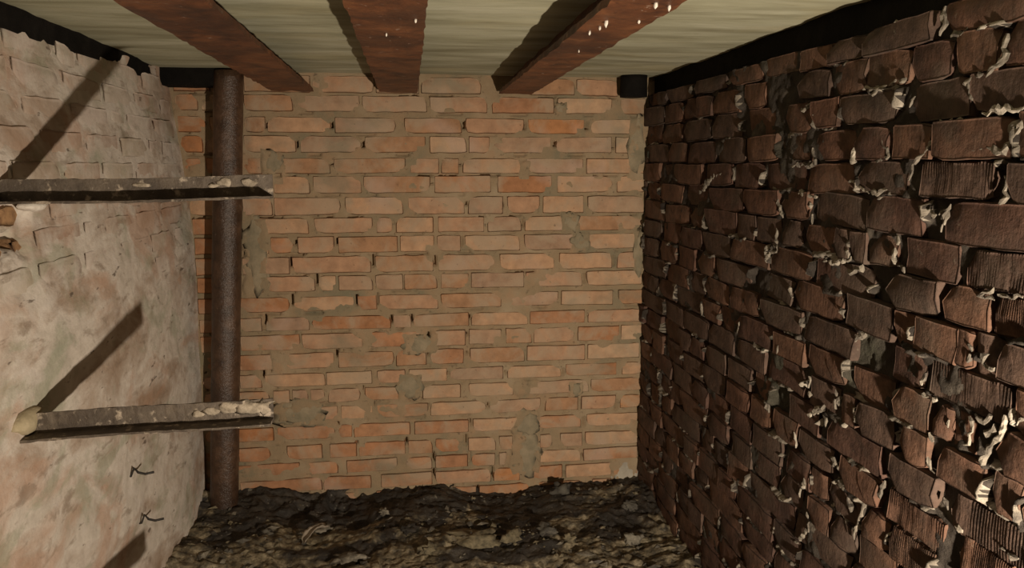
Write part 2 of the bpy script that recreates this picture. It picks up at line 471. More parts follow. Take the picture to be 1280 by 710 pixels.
def build_back():
    xs = np.arange(-1.0, 1.10, .0062)
    zs = np.arange(-.12, HC + .09, .0062)
    X, Z = np.meshgrid(xs, zs, indexing='ij')
    out = -.0040 + .0024 * fbm(X * 14, Z * 14, 4.0, 4)
    sm = fbm(X * 5.2 + 3, Z * 7.5, 9.0, 4)
    out += .0036 * sstep(.35, .9, sm)
    for x0, x1, z0, z1 in PATCH:
        cx, cz = (x0 + x1) / 2, (z0 + z1) / 2
        q = np.maximum(np.abs(X - cx) / ((x1 - x0) / 2 + .006), np.abs(Z - cz) / ((z1 - z0) / 2 + .006)) + .22 * fbm(X * 25, Z * 25, 2.0, 3)
        k = sstep(1.15, .85, q)
        out = out * (1 - k) + k * (.0045 + .002 * fbm(X * 30, Z * 30, 7.0, 3))
    for sx, sz in SLITS:
        k = (np.abs(X - sx) < .0058) & (np.abs(Z - sz + .004 * np.sin(sx * 50)) < .014 + .010 * math.sin(sz * 90))
        out[k] = -.045
    hole = fbm(X * 18, Z * 60, 15.0, 3)
    for i, (x0, x1, z0, z1) in enumerate(BACK):                       # open stretches of bed joint
        for rep in range(random.choice((0, 1, 1, 2))):
            a = x0 + random.uniform(0, .6) * (x1 - x0)
            b = a + random.uniform(.025, .11)
            k = (X > a) & (X < b) & (np.abs(Z - z0 + .004) < .0045) & (hole > -.1)
            out[k] = -.022
    P = np.stack([X, D - out, Z], -1)
    wall = tag(link('wall_back', sheet('wall_back', P, (0, .14, 0)), M_BM), 'back wall of orange bricks with smeared tan mortar', None, None, 'structure')
    B = brick_set('brick', 8, (.24, .12), .064, .06, .0042, .0016, .42, M_BB)
    B2 = brick_set('brick', 5, (.24, .12), .064, .06, .0042, .0016, .42, M_B2)
    for x0, x1, z0, z1 in BACK:
        L, H = x1 - x0, z1 - z0
        if L < .02: continue
        L0 = .24 if L > .165 else .12
        red = random.random() < .08 + .45 * (z0 < .32) + .3 * (x1 < -.45) + .5 * (x1 < -.66)
        o = lay(random.choice((B2 if red else B)[L0]), L0, .064, L, H, ((x0 + x1) / 2, D - random.uniform(-.0012, .0035), (z0 + z1) / 2), 0, wall, random.gauss(0, .0085))
    mg = mat_plain('grey_green_mortar', (.19, .162, .105), (.29, .235, .155), 18)
    mp = mat_plain('pale_grey_mortar', (.30, .27, .22), (.42, .39, .32), 14)
    for i, (x0, x1, z0, z1) in enumerate(PATCH):
        if i in (6, 7, 8): continue
        o = link('mortar_smear', lump_mesh('mortar_smear', (x1 - x0) * .5 + .006, .0065, (z1 - z0) * .5 + .004, i * 4.1 + 2, .42, 3, 2.4), mp if i == 4 else mg, wall)
        o.location = ((x0 + x1) / 2, D, (z0 + z1) / 2)
    return wall

# ================================================================== right wall
RIGHT = tab('1127,1321,1616,1662,0;1365,1566,1614,1659,0;1580,1712,1616,1656,0;1724,1852,1615,1656,0;1866,2039,1621,1662,0;2065,2265,1621,1657,0;2304,2545,1621,1657,0;2595,2828,1617,1656,0;2840,2953,1616,1656,0;2965,3095,1622,1661,0;1090,1176,1543,1608,0;1192,1287,1543,1608,0;1306,1413,1542,1605,0;1421,1560,1543,1606,0;1564,1695,1542,1604,0;1710,1844,1547,1603,0;1863,2031,1544,1610,0;2044,2174,1545,1607,0;2200,2394,1546,1603,0;2406,2524,1546,1603,0;2538,2669,1548,1607,0;2684,2858,1544,1603,0;2870,3095,1544,1607,0;1096,1245,1474,1534,0;1251,1423,1469,1533,0;1454,1659,1474,1529,0;1668,1767,1474,1531,0;1773,1901,1467,1531,0;1913,2144,1468,1536,0;2187,2380,1469,1534,0;2405,2654,1470,1531,0;2693,2888,1470,1530,0;2900,3095,1472,1535,0;1042,1127,1398,1462,0;1141,1325,1396,1457,0;1340,1452,1398,1456,0;1472,1581,1398,1458,0;1595,1751,1397,1458,0;1776,1932,1400,1463,0;1945,2125,1398,1459,0;2146,2333,1395,1462,0;2358,2591,1394,1455,0;2622,2790,1399,1460,0;2816,3040,1401,1460,0;3052,3095,1398,1460,0;1048,1138,1323,1382,0;1181,1356,1327,1384,1;1402,1562,1328,1387,0;1578,1776,1322,1383,0;1799,2016,1324,1385,0;2026,2199,1322,1385,0;2223,2424,1325,1385,0;2466,2713,1322,1383,0;2730,2884,1320,1384,0;2903,3076,1324,1388,0;1069,1278,1247,1315,0;1348,1518,1251,1316,0;1531,1740,1250,1315,0;1768,1906,1252,1314,0;1925,2130,1252,1312,0;2142,2402,1247,1310,0;2424,2632,1253,1315,0;2665,2877,1254,1311,0;2906,3070,1252,1314,0;3082,3095,1252,1315,0;1045,1211,1179,1237,1;1242,1385,1176,1238,0;1422,1506,1180,1237,0;1522,1569,1178,1236,0;1576,1630,1176,1239,0;1638,1766,1179,1237,0;1802,1885,1180,1241,0;1917,2044,1179,1238,0;2060,2178,1177,1238,0;2191,2408,1176,1241,0;2430,2569,1175,1236,0;2586,2814,1178,1237,0;2843,3063,1176,1241,0;3075,3095,1176,1236,0;1035,1146,1105,1164,1;1163,1259,1107,1167,0;1279,1432,1103,1165,0;1497,1718,1100,1161,0;1748,1952,1104,1165,0;1974,2198,1106,1166,0;2218,2429,1101,1164,0;2452,2650,1106,1165,0;2676,2844,1100,1168,0;2874,3056,1106,1162,0;3068,3095,1104,1164,0;1026,1122,1033,1091,0;1130,1180,1027,1095,0;1187,1218,1032,1090,0;1226,1335,1034,1091,0;1347,1403,1032,1091,0;1419,1576,1031,1095,0;1596,1811,1031,1095,0;1832,1997,1030,1088,0;2077,2306,1030,1090,0;2335,2479,1027,1093,0;2510,2668,1029,1094,0;2695,2875,1028,1095,0;2907,3072,1026,1089,0;3084,3095,1031,1088,0;1001,1076,959,1022,0;1095,1287,958,1019,1;1306,1407,957,1017,0;1540,1750,960,1018,0;1771,1978,960,1016,0;2012,2188,959,1020,0;2221,2413,957,1018,0;2425,2547,954,1020,0;2560,2806,955,1019,0;2818,3095,954,1015,0;1008,1102,880,948,0;1169,1215,884,945,0;1221,1260,885,941,0;1281,1377,882,947,0;1402,1532,880,942,0;1566,1730,887,946,0;1751,1904,887,941,0;1927,2117,886,948,0;2132,2279,880,944,0;2291,2418,886,942,0;2431,2684,885,946,0;2695,2883,886,946,0;2897,3005,886,942,0;3019,3095,883,942,0;1051,1108,808,871,0;1133,1245,810,869,0;1274,1340,813,871,0;1382,1508,810,874,0;1521,1576,809,870,0;1593,1711,806,871,0;1751,1937,809,875,0;1962,2148,811,870,0;2176,2356,812,874,0;2368,2582,812,871,0;2592,2790,811,871,0;2805,3095,810,868,0;1023,1208,733,796,1;1246,1378,739,799,0;1418,1612,737,799,0;1670,1816,733,795,0;1924,2026,735,795,0;2046,2200,738,794,0;2229,2391,735,794,0;2403,2511,739,795,0;2520,2632,735,795,0;2646,2823,734,798,0;2839,3040,735,795,0;3050,3095,739,798,0;1058,1176,660,727,1;1223,1376,665,722,1;1417,1557,663,724,0;1594,1752,664,721,0;1770,1893,665,728,0;1917,2028,664,727,0;2048,2187,666,723,0;2222,2383,665,727,0;2395,2579,663,721,0;2594,2803,663,727,0;2812,2927,661,725,0;2940,3095,666,725,0;1163,1227,587,649,0;1240,1362,586,654,1;1379,1455,585,649,0;1478,1603,589,654,0;1615,1679,592,648,0;1691,1812,585,651,0;1845,2003,592,652,0;2025,2167,585,652,0;2196,2347,588,651,0;2359,2491,586,649,0;2501,2693,589,654,0;2706,2952,592,653,0;2964,3095,586,648,0;1230,1333,515,578,0;1351,1478,512,576,0;1494,1575,519,579,0;1593,1677,518,575,0;1718,1831,517,579,0;1859,1990,517,576,0;2017,2147,513,573,0;2176,2340,519,580,0;2352,2588,514,579,0;2596,2703,515,578,0;2716,2834,518,576,0;2849,3095,516,575,0;1370,1495,445,507,0;1509,1748,439,506,0;1763,2024,438,500,0;2037,2157,439,507,0;2173,2282,445,505,0;2294,2404,440,507,0;2420,2671,443,503,0;2683,2818,445,506,0;2827,2961,441,504,0;2975,3095,442,502,0;1488,1701,368,432,0;1714,1850,372,432,0;1863,2098,366,429,0;2112,2224,369,426,0;2235,2398,365,427,0;2406,2521,370,426,0;2535,2790,371,428,0;2802,2938,367,426,0;2952,3095,370,429,0;1591,1846,292,357,0;1860,2055,293,360,0;2066,2322,293,358,0;2330,2448,297,357,0;2463,2585,297,353,0;2599,2733,292,360,0;2746,2857,291,355,0;2870,3095,296,360,0;1747,1884,222,282,0;1892,2028,220,282,0;2041,2213,224,283,0;2221,2460,222,281,0;2473,2658,222,280,0;2666,2774,221,284,0;2786,2920,222,284,0;2936,3095,222,281,0;1800,2041,152,209,0;2054,2220,148,208,0;2231,2347,144,207,0;2362,2599,147,209,0;2608,2827,145,211,0;2843,2965,144,207,0;2974,3095,147,210,0;1973,2136,72,139,0;2144,2350,72,135,0;2359,2617,71,136,0;2631,2864,75,138,0;2877,3095,77,137,0;2023,2235,2,60,0;2245,2360,2,60,0;2374,2568,-3,66,0;2584,2844,4,61,0;2859,3095,-3,65,0', 5)        # y0, y1, z0, z1, ribbed
STROKES = [[tuple(int(v) / 1000 for v in q.split(',')) for q in s.split(' ')] for s in '1169,1592 1174,1555 1203,1533 1240,1529 1264,1522;1256,1460 1312,1461 1321,1432 1345,1407 1384,1385 1394,1354;1121,1453 1137,1422 1152,1406 1230,1406;1116,1474 1165,1470 1211,1470;1329,1665 1325,1634 1335,1615;1305,1610 1262,1612;1193,1617 1143,1621;1147,1365 1139,1332 1155,1319;1268,1313 1286,1291 1289,1261;1319,1291 1277,1300 1284,1276;1408,1243 1417,1210 1419,1186;1402,1188 1374,1168;1146,1180 1180,1160 1152,1162 1086,1176;1277,1077 1263,1072;1194,1073 1184,1054 1194,1041;1150,1069 1156,1047 1129,1044;1298,994 1304,966;1311,948 1261,951;1176,948 1165,923 1179,891;1160,961 1140,949 1131,967;1099,976 1098,946 1125,902 1143,866;1117,954 1131,923;1072,969 1053,982;1224,925 1225,902;1269,886 1260,870;1270,838 1253,810;1222,777 1211,757;1394,738 1409,700 1395,677;1183,736 1152,744;1082,750 1040,752;1713,771 1643,813 1624,770;1595,873 1592,820;1678,802 1636,812;1438,1691 1558,1707;1477,1661 1429,1660;1567,1542 1483,1540 1416,1549;1825,1517 1762,1531;1499,1450 1461,1401 1506,1390;1582,1420 1591,1385;1761,1424 1746,1386 1862,1380;1599,1350 1527,1326 1458,1329;1814,1317 1729,1305;1762,1299 1740,1243;1926,1292 1890,1248;1922,1219 1916,1162 1969,1143;1588,1200 1576,1180;1684,1162 1632,1159 1569,1181;1575,1148 1522,1168;1845,1080 1812,1044;2001,989 1955,1019;1597,1063 1582,1042;1533,1003 1491,1030;1875,915 1885,886;1728,555 1702,609;1686,532 1674,496 1733,423;1522,646 1500,619;1479,600 1491,547;2448,1317 2369,1345 2289,1363;2481,1295 2394,1324;1596,712 1560,688;1392,1513 1402,1491;1536,1526 1515,1532;1939,742 1911,705;1713,872 1710,812;1770,709 1757,671'.split(';')]
STROKES = [q for q in STROKES if max(b for a, b in q) < .288 + CH]
extra = []                       # the courses run on a little way past the edge of the picture
for zc in np.unique(np.round((RIGHT[:, 2] + RIGHT[:, 3]) / 2 / .0735)):
    row = RIGHT[np.round((RIGHT[:, 2] + RIGHT[:, 3]) / 2 / .0735) == zc]
    y = row[:, 0].min() - .012
    while .82 < y < 1.35:
        L = random.choice((.12, .24, .24))
        extra.append((y - L, y, row[0, 2], row[0, 3], 0))
        y -= L + .012
RIGHT = np.concatenate([RIGHT, np.array(extra)])
RTOP = .284 + CH

def string(fine, wall):
        r0 = random.uniform(.0030, .0060)
        V, F = [], []
        sd = random.uniform(0, 99)
        for i, q in enumerate(fine):
            tg = (fine[min(i + 1, len(fine) - 1)] - fine[max(i - 1, 0)]).normalized()
            sidev = tg.cross(Vector((1, 0, 0))).normalized()
            r = r0 * (.35 + 1.3 * (float(vnoise(np.array(i * .9 + sd), np.array(sd))) * .5 + .5)) * (.45 if i in (0, len(fine) - 1) else 1)
            wob = .006 * float(vnoise(np.array(i * .7), np.array(sd + 7)))
            for k in range(7):
                an = 2 * math.pi * k / 7
                rr = r * random.uniform(.55, 1.45)
                V.append(q + sidev * (math.cos(an) * rr + wob) + Vector((-1, 0, 0)) * (math.sin(an) * rr * .75))
        n = len(fine)
        for i in range(n - 1):
            for k in range(7):
                F.append((i * 7 + k, i * 7 + (k + 1) % 7, (i + 1) * 7 + (k + 1) % 7, (i + 1) * 7 + k))
        F.append(tuple(range(6, -1, -1))); F.append(tuple(range((n - 1) * 7, n * 7)))
        link('mortar_string', mesh_from('mortar_string', V, F, False), M_PM, wall)

def build_right():
    ys = np.concatenate([np.arange(-.8, .9, .05), np.arange(.9, 3.13, .0056)])
    zs = np.arange(-.15, RTOP + .003, .0056)
    Y, Z = np.meshgrid(ys, zs, indexing='ij')
    out = -.014 + .011 * fbm(Y * 9, Z * 9, 3.0, 4) + .004 * fbm(Y * 40, Z * 40, 5.0, 3)
    sq = fbm(Y * 6, Z * 9, 8.0, 4)
    ragged = .004 * fbm(Y * 55, Z * 55, 12.0, 3)
    pale = np.zeros_like(out)
    for (y0, y1, z0, z1, rb) in RIGHT:
        if random.random() < .5:                                     # squeezed upright joint on the near side
            cz0, cz1 = z0 + random.uniform(-.004, .03), z1 + random.uniform(-.03, .006)
            d = np.abs(Y - (y0 - .006) + .006 * np.sin(Z * 70 + y0 * 9) + ragged)
            k = sstep(.013, .004, d) * sstep(cz0 - .008, cz0 + .006, Z) * sstep(cz1 + .008, cz1 - .006, Z)
            out = np.maximum(out, -.03 + k * (.03 + random.uniform(.000, .014)) + ragged * k); pale = np.maximum(pale, k * (vnoise(Y * 30, Z * 30, 4.0) > -.45))
        if random.random() < .33:                                     # squeezed bed joint
            a = y0 + random.uniform(0, .5) * (y1 - y0); b = a + random.uniform(.05, .13)
            d = np.abs(Z - (z0 - .006) + .004 * np.sin(Y * 60 + z0 * 9) + ragged)
            k = sstep(.011, .003, d) * sstep(a - .012, a + .01, Y) * sstep(b + .012, b - .01, Y)
            out = np.maximum(out, -.03 + k * (.03 + random.uniform(-.004, .010)) + ragged * k); pale = np.maximum(pale, k * (vnoise(Y * 30, Z * 30, 6.0) > -.2))
    P = np.stack([XR - out, Y, Z], -1)
    wall = tag(link('wall_right', sheet('wall_right', P, (.16, 0, 0), True), M_RM), 'right wall of dark red-brown bricks with rough squeezed mortar', None, None, 'structure')
    wall.data.materials.append(M_PM)
    nY, nZ = Y.shape
    mi = np.zeros(len(wall.data.polygons), np.int32)
    mi[:(nY - 1) * (nZ - 1)] = (pale[:-1, :-1] > .35).ravel()
    wall.data.polygons.foreach_set('material_index', mi)
    B = brick_set('brick', 9, (.24, .12), .064, .085, .0032, .0046, .6, M_RB)
    rib = [brick_mesh('brick', .24, .064, .085, .004, .003, .5, 26) for _ in range(4)]
    for r in rib: r.materials.append(M_RB)
    for (y0, y1, z0, z1, rb) in RIGHT:
        L, H = y1 - y0, z1 - z0
        L0 = .24 if (L > .165 or rb) else .12
        me = random.choice(rib) if rb else random.choice(B[L0])
        lay(me, L0, .064, L + .007, H + .010, (XR + random.gauss(0, .0045), (y0 + y1) / 2, (z0 + z1) / 2), -math.pi / 2 + random.gauss(0, .025), wall, random.gauss(0, .018))
    # thick pale strings of mortar squeezed out of the joints
    for s in STROKES:
        pts = [Vector((XR - .002, a, b)) for a, b in s]
        fine = []
        for a, b in zip(pts[:-1], pts[1:]):
            n = max(2, int((b - a).length / .007))
            fine += [a.lerp(b, t / n) for t in range(n)]
        fine.append(pts[-1])
        runs, cur = [], []
        for q in fine:
            cur.append(q)
            if len(cur) >= 3 and random.random() < .13:
                runs.append(cur); cur = []
        if len(cur) >= 3: runs.append(cur)
        for run in runs:
            string(run, wall)
    return wall

# ================================================================== left wall
def xleft(z):
    return np.interp(np.asarray(z) - CH, [-1.5, -1.25, -.6, -.28, 0, .32], [-.84, -.838, -.832, -.828, -.848, -.884])

def build_left():
    ys = np.concatenate([np.arange(-.8, 1.5, .05), np.arange(1.5, 3.115, .0072)])
    zs = np.arange(-.15, HC + .02, .0072)
    Y, Z = np.meshgrid(ys, zs, indexing='ij')
    lowz = sstep(.25, -.35, Z - CH)
    out = .0016 * fbm(Y * 7, Z * 9, 2.0, 4) - .0012
    out += .0030 * lowz + .005 * lowz * fbm(Y * 3.2 + Z * 1.5, Z * 4.2, 6.0, 5) + .0008 * fbm(Y * 26, Z * 26, 3.0, 3)
    # broken patch with a dark hole near the upper bracket
    q = np.hypot((Y - 1.75) / .085, (Z - CH + .13) / .075) + .35 * fbm(Y * 20, Z * 20, 4.0, 3)
    out -= .018 * sstep(1.1, .7, q)
    q2 = np.hypot((Y - 1.765) / .032, (Z - CH + .152) / .02) + .3 * fbm(Y * 40, Z * 40, 9.0, 3)
    out -= .05 * sstep(1.15, .75, q2)
    P = np.stack([xleft(Z) + out, Y, Z], -1)
    wall = tag(link('wall_left', sheet('wall_left', P, (-.2, 0, 0), False), M_PL), 'left wall of bricks under stained whitewash', None, None, 'structure')
    B = brick_set('brick', 6, (.24, .12), .066, .05, .007, .0016, .5, M_LB)
    top = .318 + CH
    for k in range(10):
        z1 = top - .0765 * k
        z0 = z1 - .064
        y = 3.09 - random.uniform(0, .12)
        while y > 1.45:
            L = random.choice((.245, .245, .245, .12)) * random.uniform(.96, 1.04)
            a = y - L
            zc, yc = (z0 + z1) / 2, y - L / 2
            y = a - .013
            if math.hypot((yc - 1.75) / .17, (zc - CH + .13) / .08) < 1: continue
            if k > 6 and random.random() < (k - 6) * .22: continue
            L0 = .24 if L > .165 else .12
            sl = math.atan2(float(xleft(z1) - xleft(z0)), z1 - z0)
            o = lay(random.choice(B[L0]), L0, .066, L, .066, (float(xleft(zc)) + random.uniform(-.0008, .0020) + .0004, yc, zc), math.pi / 2, wall, random.gauss(0, .008))
    # bare broken brick showing in the damaged patch
    mb = mat_plain('bare_broken_brick', (.16, .085, .04), (.36, .21, .10), 30)
    for (yy, hh, L, H) in ((1.772, -.105, .09, .05), (1.795, -.18, .045, .045), (1.70, -.10, .06, .05), (1.71, -.175, .05, .035)):
        me = brick_mesh('broken_brick', L, H, .05, .009, .006, 1.0, 0, 5); me.materials.append(mb)
        o = link('broken_brick', me, None, wall)
        o.location = (float(xleft(CH + hh)) - .009, yy, CH + hh); o.rotation_euler = (0, random.uniform(-.2, .2), math.pi / 2)
    return wall

# ================================================================== ceiling and floor
def build_ceiling():
    xs = np.arange(-1.05, 1.16, .011); ys = np.arange(-.8, 3.24, .011)
    X, Y = np.meshgrid(xs, ys, indexing='ij')
    h = .004 * fbm(X * 2.0, Y * 7, 2.0, 3) + .0006 * fbm(X * 9, Y * 30, 6.0, 2)
    P = np.stack([X, Y, HC + .003 + h], -1)
    return tag(link('ceiling', sheet('ceiling', P, (0, 0, .15), True), M_CO), 'greenish board-marked concrete ceiling', None, None, 'structure')

def floor_h(X, Y):
    b = -.005 + .02 * sstep(2.3, 3.1, Y)
    b = b + .028 * fbm(X * 3.0, Y * 3.4, 1.0, 3)
    ext = sstep(.2, .9, fbm(X * 2.1 + 4, Y * 2.6, 14.0, 3) + .35)
    b = b + (.010 + .016 * ext) * ridged(X * 8 + .8 * fbm(X * 4, Y * 4, 2, 2), Y * 13, 5.0, 4)
    b = b + .006 * fbm(X * 38, Y * 46, 8.0, 3)
    b = b + .05 * sstep(-.62, -.84, X) * sstep(2.95, 2.5, Y)
    b = b + .025 * sstep(.70, .95, X)
    b = b + .035 * sstep(-.45, -.62, X) * sstep(2.75, 3.0, Y)
    return b

def build_floor():
    xs = np.arange(-.99, 1.10, .0066)
    ys = np.concatenate([np.arange(-.8, 2.15, .04), np.arange(2.15, 3.125, .0066)])
    X, Y = np.meshgrid(xs, ys, indexing='ij')
    P = np.stack([X, Y, floor_h(X, Y)], -1)
    return tag(link('floor', sheet('floor', P, (0, 0, -.2), False), M_EAR), 'floor of dark damp earth and trodden debris', None, None, 'structure')

wall_back = build_back()
wall_right = build_right()
wall_left = build_left()
ceiling = build_ceiling()
floor = build_floor()

# ================================================================== steel
def extrude_profile(name, prof, pts, jit=.0012, sd=0.0, freq=9):
    """sweep a closed 2-D profile (a, b) along a straight run of frames pts = [(origin, avec, bvec), ...]"""
    n = len(prof)
    V, F = [], []
    for i, (o, av, bv) in enumerate(pts):
        for k, (a, b) in enumerate(prof):
            j = jit * float(vnoise(np.array(i * freq * .1 + sd), np.array(k * 3.7 + sd)))
            j2 = jit * float(vnoise(np.array(i * freq * .1 + sd + 40), np.array(k * 2.9 + sd)))
            V.append(o + av * (a + j) + bv * (b + j2))
    for i in range(len(pts) - 1):
        for k in range(n):
            F.append((i * n + k, i * n + (k + 1) % n, (i + 1) * n + (k + 1) % n, (i + 1) * n + k))
    F.append(tuple(range(n - 1, -1, -1)))
    F.append(tuple(range((len(pts) - 1) * n, len(pts) * n)))
    return mesh_from(name, V, F, False)

def beam(x_near, x_far, wdt, label, sd):
    """rolled steel joist: bottom flange and web below the slab, running from behind the camera to the back wall"""
    hb = .281 + CH
    root = bpy.data.objects.new('steel_joist', None)
    C.objects.link(root)
    root.location = (x_far, 3.09, hb)
    tag(root, label, 'beam', 'rusty steel joists under the ceiling')
    ysamp = np.arange(-.75, 3.0951, .035)
    def run(prof, nm, jit, s):
        pts = []
        for y in ysamp:
            x = x_near + (x_far - x_near) * (y - 1.4) / 1.7
            pts.append((Vector((x - x_far, y - 3.09, 0)), Vector((1, 0, 0)), Vector((0, 0, 1))))
        return link(nm, extrude_profile(nm, prof, pts, jit, s, 13), M_BEAM, root)
    t, hw = .014, wdt / 2
    run([(-hw, 0), (-hw * .5, -.001), (0, 0), (hw * .5, -.001), (hw, 0), (hw, t), (.012, t + .008), (-.012, t + .008), (-hw, t)], 'flange', .0028, sd)
    run([(-.007, t), (.007, t), (.007, .080), (-.007, .080)], 'web', .0008, sd + 9)
    return root, x_near, hb

beams = [beam(-.418, -.428, .155, 'left rusty steel joist, ending above the round pipe', 3.0),
         beam(-.033, -.030, .145, 'middle rusty steel joist of the three under the ceiling', 21.0),
         beam(.418, .425, .128, 'right rusty steel joist speckled with white lime drips', 47.0)]

M_LIME = mat_plain('white_lime', (.55, .49, .42), (.78, .74, .66), 40)
rb_root = beams[2][0]
for i, (dx, y, s) in enumerate(((.012, 1.345, .006), (.042, 1.36, .005), (-.03, 1.52, .0065), (-.028, 1.58, .004), (-.035, 1.64, .004), (.03, 1.5, .004), (.0, 1.9, .003))):
    o = link('lime_drip', lump_mesh('lime_drip', s * .7, s * 1.0, s * 1.5, i * 3.1, .3, 1), M_LIME, rb_root)
    o.location = (dx - .006, y - 3.09, -.003)
for i, (dx, y, s) in enumerate(((.05, 1.55, .004), (-.01, 1.72, .003))):
    o = link('lime_drip', lump_mesh('lime_drip', s * .7, s, s * 1.5, i * 5.3, .3, 1), M_LIME, beams[1][0])
    o.location = (dx, y - 3.09, -.003)

def edge_beam(name, p0, p1, prof, label, sd, step=.05, jit=.003):
    p0, p1 = Vector(p0), Vector(p1)
    d = (p1 - p0)
    n = max(2, int(d.length / step))
    side = d.normalized().cross(Vector((0, 0, 1)))
    pts = [(d * (i / n), side, Vector((0, 0, 1))) for i in range(n + 1)]
    o = link(name, extrude_profile(name, prof, pts, jit, sd, 11), M_BLK)
    o.location = p0
    return tag(o, label, 'beam')

# blackened bearing steels in the angle of ceiling and walls
edge_beam('bearing_beam', (XR + .03, -.7, RTOP + .001), (XR + .03, 3.09, RTOP - .012), [(0, 0), (.06, 0), (.06, .086), (0, .086)],
          'blackened steel bearer between the dark brick wall and the ceiling', 5.0)
edge_beam('bearing_beam', (-.87, 1.2, .306 + CH), (-.885, 2.97, .300 + CH), [(0, 0), (0, .045), (.004, .06), (-.1, .06), (-.1, 0)],
          'sooty black bearer between the whitewashed wall and the ceiling', 9.0, .07, .005)
edge_beam('bearing_beam', (-.90, 3.005, .292 + CH), (-.665, 3.005, .292 + CH), [(0, 0), (0, .064), (-.085, .064), (-.085, 0)],
          'short black steel piece across the left back corner beside the pipe', 15.0, .05, .002)

def tube(name, pts, r, mat, seg=28, jit=.0, sd=0.0, inner=None, close=True):
    V, F = [], []
    for i, q in enumerate(pts):
        q = Vector(q)
        for k in range(seg):
            a = 2 * math.pi * k / seg
            rr = r + jit * float(fbm(np.array(math.cos(a) * 2 + sd), np.array(math.sin(a) * 2 + i * .4), 1.0, 3))
            V.append(q + Vector((math.cos(a) * rr, math.sin(a) * rr, 0)))
    for i in range(len(pts) - 1):
        for k in range(seg):
            F.append((i * seg + k, i * seg + (k + 1) % seg, (i + 1) * seg + (k + 1) % seg, (i + 1) * seg + k))
    F.append(tuple(range(seg - 1, -1, -1)))
    F.append(tuple(range((len(pts) - 1) * seg, len(pts) * seg)))
    return mesh_from(name, V, F)

px0, px1 = Vector((-.648, 3.03, .347 + CH)), Vector((-.757, 3.025, -.005))
pp = [px1.lerp(px0, i / 60) - px1 for i in range(61)]
o = link('pipe', tube('pipe', pp, .0535, M_PIPE, 32, .0012, 3.0), M_PIPE)
o.location = px1
tag(o, 'tall round brown rusty pipe standing against the brick back wall', 'pipe')

sp = [Vector((0, 0, i * .0165)) for i in range(6)]
o = link('pipe_stub', tube('pipe_stub', sp, .0535, M_BLK, 28, .001, 8.0), M_BLK)
o.location = (.893, 3.035, .272 + CH)
tag(o, 'short black pipe stub hanging from the ceiling at the right back corner', 'pipe')

# brackets: lengths of angle iron built into the left wall
M_FLK = mat_plain('pale_scale', (.20, .165, .12), (.40, .34, .26), 60)
def bracket(h, y, tip, label, sd, drop=0.0, flakes=()):
    x0 = float(xleft(CH + h)) - .03
    root_loc = Vector((x0, y, CH + h - drop))
    n = 40
    L = tip - x0
    pts = []
    for i in range(n + 1):
        t = i / n
        pts.append((Vector((L * t, 0, drop * t + .0015 * math.sin(t * 7 + sd))), Vector((0, 1, 0)), Vector((0, 0, 1))))
    t = .005
    # upright leg at the back, flat leg at the bottom towards the camera
    prof = [(-.048, 0), (0, 0), (0, .050), (-t, .050), (-t, t), (-.048, t)]
    me = extrude_profile('angle_bracket', prof, pts, .0014, sd, 16)
    o = link('angle_bracket', me, M_BRK)
    o.location = root_loc
    for j, (dx, dz, rx, rz) in enumerate(flakes):
        k = link('scale_flake', lump_mesh('scale_flake', rx, .0022, rz, sd + j * 3.3, .5, 2, 2.4), M_FLK, o)
        k.location = (L - dx, -t, drop + dz)
    return tag(o, label, 'bracket', 'angle iron brackets in the left wall')

bracket(-.069, 1.745, -.293, 'upper angle iron bracket, a diagonal shadow above it and a pale lump below', 1.0, .010,
        ((.05, .034, .016, .008), (.10, .036, .014, .009), (.125, .028, .012, .006), (.27, .03, .02, .004)))
bracket(-.567, 1.735, -.313, 'lower angle iron bracket with pale scaly end in front of the pipe', 5.0, .014,
        ((.022, .032, .020, .017), (.055, .030, .024, .016), (.095, .032, .022, .012), (.135, .026, .018, .010), (.165, .020, .016, .008)))
bracket(-1.055, 1.735, -.36, 'lowest angle iron bracket, seen by its shadow at the bottom left', 9.0, .010)

# mortar packed around the bracket roots
for (y, h, rx, ry, rz, sd) in ((1.852, -.086, .026, .055, .014, 2.0), (1.72, -.545, .02, .06, .028, 6.0)):
    o = link('mortar_lump', lump_mesh('mortar_lump', rx, ry, rz, sd, .28, 2), M_LIME if sd < 4 else mat_plain('yellowish_mortar', (.30, .25, .15), (.45, .38, .25), 20), wall_left)
    o.location = (float(xleft(CH + h)) + .004, y, CH + h)

# bent bits of wire left in the plaster
M_WIRE = mat_plain('black_wire', (.012, .01, .009), (.03, .025, .02), 50, .6)
def wire(y, h, label, sd):
    V = [(-.01, 0, -.006), (.006, 0, -.004), (.015, .004, .020), (.026, .002, .006), (.046, 0, .001), (.070, .004, .004)]
    base = Vector((float(xleft(CH + h)), y, CH + h))
    pts = [Vector(v) for v in V]
    Vv, F = [], []
    for i, q in enumerate(pts):
        tg = (pts[min(i + 1, 5)] - pts[max(i - 1, 0)]).normalized()
        s1 = tg.cross(Vector((0, 0, 1))).normalized(); s2 = tg.cross(s1)
        for k in range(6):
            a = math.pi * k / 3
            Vv.append(q + (s1 * math.cos(a) + s2 * math.sin(a)) * .0036)
    for i in range(5):
        for k in range(6):
            F.append((i * 6 + k, i * 6 + (k + 1) % 6, (i + 1) * 6 + (k + 1) % 6, (i + 1) * 6 + k))
    F += [tuple(range(5, -1, -1)), tuple(range(30, 36))]
    o = link('bent_wire', mesh_from('bent_wire', Vv, F), M_WIRE)
    o.location = base
    return tag(o, label, 'wire')
wire(2.285, -.900, 'black bent wire end in the whitewash just below the lower bracket', 1.0)
wire(2.345, -1.075, 'black bent wire end low on the whitewash above the earth floor', 2.0)

# ================================================================== loose things on the earth
def fz(x, y):
    return float(floor_h(np.array([x]), np.array([y]))[0])

